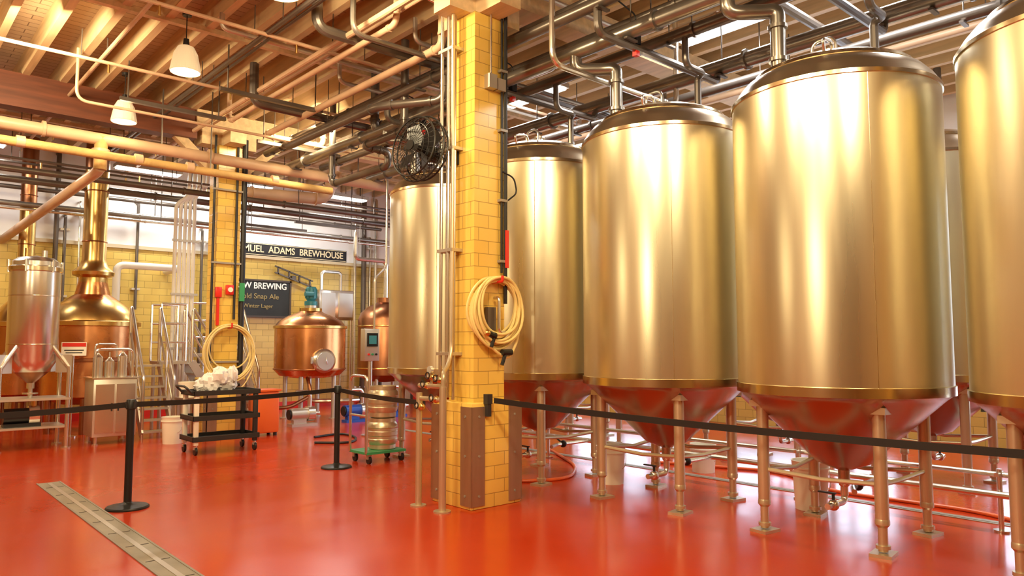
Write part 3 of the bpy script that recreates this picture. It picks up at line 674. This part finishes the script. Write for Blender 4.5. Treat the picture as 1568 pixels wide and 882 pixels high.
def pump(name, x, y, motor):
    b = B(); b.b2(x,x+.5,y-.1,y+.1,0,.05,motor); b.b2(x+.05,x+.3,y-.06,y+.06,.05,.14,motor)
    b.cyl((x,y,.22),(x+.32,y,.22),.11,motor,20); b.cyl((x-.03,y,.22),(x,y,.22),.09,'blackm',20); b.cyl((x+.32,y,.22),(x+.45,y,.22),.14,'ss',20); b.cyl((x+.45,y,.22),(x+.58,y,.22),.035,'ss',12)
    b.tube([(x+.39,y,.3),(x+.39,y,.62),(x+.1,y,.62)],.035,'ss',bend=.1)
    for a in range(6):
        t=a*pi/3; b.box((x+.16,y+.105*math.cos(t),.22+.105*math.sin(t)),(.26,.02,.02),motor,rot=Matrix.Rotation(t,3,'X'))
    b.obj(name)
pump('centrifugal_pump',8.2,13.1,'blue'); pump('centrifugal_pump.001',7.1,12.75,'blue'); pump('centrifugal_pump.002',6.0,12.75,'ss_dull')

b = B(); b.b2(4.33,4.43,11.97,12.03,2.25,2.42,'red',bev=.01); b.b2(4.50,4.62,11.97,12.03,2.30,2.46,'red',bev=.01); b.cyl((4.56,11.97,2.38),(4.56,11.95,2.38),.04,'whiteplastic',16); b.b2(4.36,4.40,11.99,12.03,1.8,2.25,'red'); b.obj('fire_alarm_box')
b = B(); b.tube([(4.77,12.02,.98),(4.77,12.02,4.9)],.045,'black',n=14); b.tube([(4.28,12.02,1.0),(4.28,12.02,4.9)],.02,'black'); b.tube([(4.64,12.0,1.9),(4.64,12.0,4.9)],.02,'black'); b.b2(4.71,4.79,11.95,11.99,2.2,2.5,'green')
for z in (1.2,2.8,4.0): b.b2(4.26,4.81,11.99,12.04,z,z+.03,'box')
b.obj('column_conduit.001')

# ------------------------------------------------------------------ signs
def text_mesh(txt, size, k, loc, name, width=None, off=.0025):
    cu = bpy.data.curves.new(name,'FONT'); cu.body = txt; cu.size = size; cu.extrude = .004; cu.align_x='CENTER'; cu.align_y='CENTER'; cu.offset = off
    o = bpy.data.objects.new(name+'_tmp', cu); S.collection.objects.link(o)
    bpy.context.view_layer.update()
    me = bpy.data.meshes.new_from_object(o.evaluated_get(bpy.context.evaluated_depsgraph_get()))
    bpy.data.objects.remove(o)
    if width:
        xs = [v.co.x for v in me.vertices]; f = width/(max(xs)-min(xs))
        for v in me.vertices: v.co.x *= f
    me.materials.clear(); me.materials.append(M[k])
    m = bpy.data.objects.new(name, me); S.collection.objects.link(m)
    m.rotation_euler = (pi/2,0,0); m.location = loc; return m
e = bpy.data.objects.new('wall_sign', None); S.collection.objects.link(e)
b = B(); b.b2(6.1,9.15,16.45,16.499,3.53,3.81,'signblack'); 
for z in (3.545,3.795): b.b2(6.12,9.13,16.445,16.45,z-.006,z+.006,'signcream')
b.obj('board', parent=e, smooth=False)
tm = text_mesh('SAMUEL  ADAMS  BREWHOUSE', .22, 'signcream', (7.68,16.445,3.67), 'lettering', 2.74, .003); tm.parent = e
e = bpy.data.objects.new('chalkboard', None); S.collection.objects.link(e)
b = B(); b.b2(5.95,7.66,16.42,16.499,2.12,2.96,'chalk')
for (a,c,d,f) in ((5.92,7.69,2.93,2.97),(5.92,7.69,2.1,2.14)): b.b2(a,c,16.40,16.499,d,f,'frame')
for a in (5.92,7.65): b.b2(a,a+.04,16.40,16.499,2.1,2.97,'frame')
b.obj('slate', parent=e, smooth=False)
t = text_mesh('NOW BREWING', .2, 'chalkwhite', (6.92,16.415,2.82), 'heading', 1.3, .003); t.parent = e
t = text_mesh('Cold Snap Ale', .17, 'chalkfaint', (6.9,16.415,2.58), 'menu_line', None, 0); t.parent = e
t = text_mesh('Winter Lager', .13, 'chalkfaint', (6.9,16.415,2.36), 'menu_line_2', None, 0); t.parent = e

# ------------------------------------------------------------------ service cart with bags
b = B(); xa, xb, ya, yb = 3.5, 4.42, 10.35, 10.9
for z in (.20,.48,.82):
    b.b2(xa,xb,ya,yb,z-.02,z,'blackplastic',bev=.008)
    for (p,q,r,s) in ((xa,xb,ya,ya+.02),(xa,xb,yb-.02,yb),(xa,xa+.02,ya,yb),(xb-.02,xb,ya,yb)): b.b2(p,q,r,s,z-.02,z+.045,'blackplastic')
for x in (xa+.05,xb-.05):
    for y in (ya+.05,yb-.05):
        b.b2(x-.03,x+.03,y-.03,y+.03,.13,.82,'whiteplastic' if x < 4 else 'blackplastic',bev=.008)
        b.cyl((x,y,.1),(x,y,.16),.02,'ss'); b.cyl((x-.015,y,.055),(x+.015,y,.055),.055,'black',20); b.box((x,y,.09),(.05,.05,.03),'ss_dull')
b.tube([(xa,ya+.08,.83),(xa-.10,ya+.08,.93),(xa-.10,yb-.08,.93),(xa,yb-.08,.83)],.016,'blackplastic',bend=.05)
b.obj('service_cart')
b = B(); rnd = random.Random(4)
for c, sc in (((3.80,10.6,.95),(1.0,.9,1.0)),((4.02,10.62,.97),(1,.9,1.1)),((3.9,10.55,1.04),(.9,.8,.9)),((3.72,10.7,.92),(.8,.8,.7)),((4.08,10.55,1.06),(.5,.5,.9))):
    vs = b.sphere(c,.14,'bag',sc,n=10)
    for v in vs:
        d = v.co-Vector(c); v.co = Vector(c)+d*(1+rnd.uniform(-.2,.25))
        if v.co.z < .825: v.co.z = .825
b.obj('plastic_bags', ang=25)

def bucket(name, x, y, r=.16, h=.36):
    b = B()
    b.lathe([(0,0),(r*.86,0),(r*.98,h-.07),(r*1.06,h-.07),(r*1.06,h-.055),(r*1.0,h-.05),(r*1.02,h-.01),(r*1.05,h),(r*.97,h),(r*.82,.02),(0,.02)],(x,y,0),'whiteplastic',36)
    b.tube([(x-r*1.05*.7,y+r*1.05*.7,h-.06),(x-r*1.1*.4-.05,y-r*.2,h*.42),(x+r*.3,y-r*1.1,h*.38),(x+r*1.05*.7,y-r*1.05*.7,h-.06)],.004,'ss',n=6,bend=.1)
    return b.obj(name)
bucket('plastic_bucket',6.25,5.37,.155,.40); bucket('plastic_bucket.001',6.66,3.32,.16,.44) ; bucket('plastic_bucket.002',7.6,5.1,.15,.33); bucket('plastic_bucket.003',3.72,11.9,.16,.4)
# keg dolly
b = B(); cx, cy = 5.17, 8.38
b.b2(cx-.3,cx+.28,cy-.22,cy+.22,.12,.15,'green')
for sx in (-1,1):
    for sy in (-1,1): b.cyl((cx+sx*.24-.015,cy+sy*.17,.05),(cx+sx*.24+.015,cy+sy*.17,.05),.05,'black',18); b.b2(cx+sx*.24-.03,cx+sx*.24+.03,cy+sy*.17-.02,cy+sy*.17+.02,.06,.13,'ss_dull')
for i, z in enumerate((.15,.56)):
    b.lathe([(0,z),(.16,z),(.17,z+.01),(.17,z+.06),(.19,z+.09),(.195,z+.13),(.188,z+.14),(.188,z+.17),(.195,z+.18),(.195,z+.23),(.188,z+.24),(.188,z+.27),(.195,z+.28),(.19,z+.32),(.17,z+.35),(.17,z+.40),(.155,z+.40),(.155,z+.36),(.05,z+.37),(.0,z+.39)],(cx+.06,cy,0),'leg',36)
b.tube([(cx-.3,cy-.2,.13),(cx-.3,cy-.2,1.1),(cx-.3,cy+.2,1.1),(cx-.3,cy+.2,.13)],.018,'ss',bend=.08)
b.tube([(cx-.3,cy-.2,.6),(cx-.3,cy+.2,.6)],.014,'ss')
b.obj('keg_dolly')

b = B(); b.b2(4.95,5.35,11.75,12.1,.05,.72,'orangehose',bev=.03); b.b2(4.93,5.37,11.73,12.12,.72,.76,'orangehose',bev=.01)
for x in (5.0,5.3): b.cyl((x,11.8,0),(x,11.8,.06),.03,'black'); b.cyl((x,12.05,0),(x,12.05,.06),.03,'black')
b.obj('waste_bin')
b = B(); b.b2(3.9,4.18,12.1,12.45,.62,.66,'ss')
for x in (3.92,4.16):
    for y in (12.12,12.43): b.cyl((x,y,0),(x,y,.62),.018,'ss')
b.lathe([(0,.66),(.12,.66),(.14,.9),(.13,.9),(.11,.68),(0,.68)],(4.04,12.27,0),'whiteplastic',28)
b.obj('utility_stand')

# process piping along floor behind the tank legs
b = B()
b.tube([(6.95,-3,.30),(6.95,9.5,.30)],.028,'ss'); b.tube([(7.03,-3,.45),(7.03,9.5,.45)],.022,'ss')
for y in (-2.2,-.8,.1,1.9,3.6,5.35,7.1,8.9): b.cyl((7.0,y,0),(7.0,y,.5),.02,'ss'); b.cyl((7.0,y,0),(7.0,y,.015),.06,'ss',16); b.box((7.0,y,.46),(.16,.03,.03),'ss')
for y in [8.02]+TY:
    b.tube([(6.95,y+.1,.30),(6.4,y+.1,.30),(6.2,y,.30)],.022,'ss',bend=.06); b.sphere((6.5,y+.1,.30),.045,'blackm',n=6); b.cyl((6.5,y+.1,.3),(6.5,y+.22,.36),.01,'blackm')
b.obj('process_piping')
def hose(name, pts, r=.018, k='orangehose'):
    b = B(); b.tube([(p[0],p[1],p[2]+r) for p in pts], r, k, bend=.35); return b.obj(name)
hose('floor_hose', [(5.75,7.0,0),(5.3,6.6,0),(5.4,6.1,0),(6.0,5.75,0),(6.7,6.3,0),(7.5,7.6,0)])
hose('floor_hose.001', [(7.1,1.4,0),(7.6,2.2,0),(7.5,3.6,0),(8.2,4.4,0),(7.7,5.8,0)])
hose('floor_hose.002', [(5.3,10.4,0),(5.7,10.0,0),(6.1,10.5,0),(6.2,11.2,0),(5.6,11.0,0)], .018, 'black')

# ------------------------------------------------------------------ world & camera
w = bpy.data.worlds.new('daylight'); S.world = w; w.use_nodes = True
bg = w.node_tree.nodes['Background']; bg.inputs[0].default_value = (.72,.82,1,1); bg.inputs[1].default_value = 5.0
S.view_settings.view_transform = 'Standard'; S.view_settings.exposure = 0

cam = bpy.data.cameras.new('camera'); cam.sensor_width = 36; cam.lens = 36*1130/1568; cam.clip_end = 200
co = bpy.data.objects.new('camera', cam); S.collection.objects.link(co)
co.location = (0,0,1.52); co.rotation_euler = (math.radians(90+4.25), 0, math.radians(-41.8))
S.camera = co
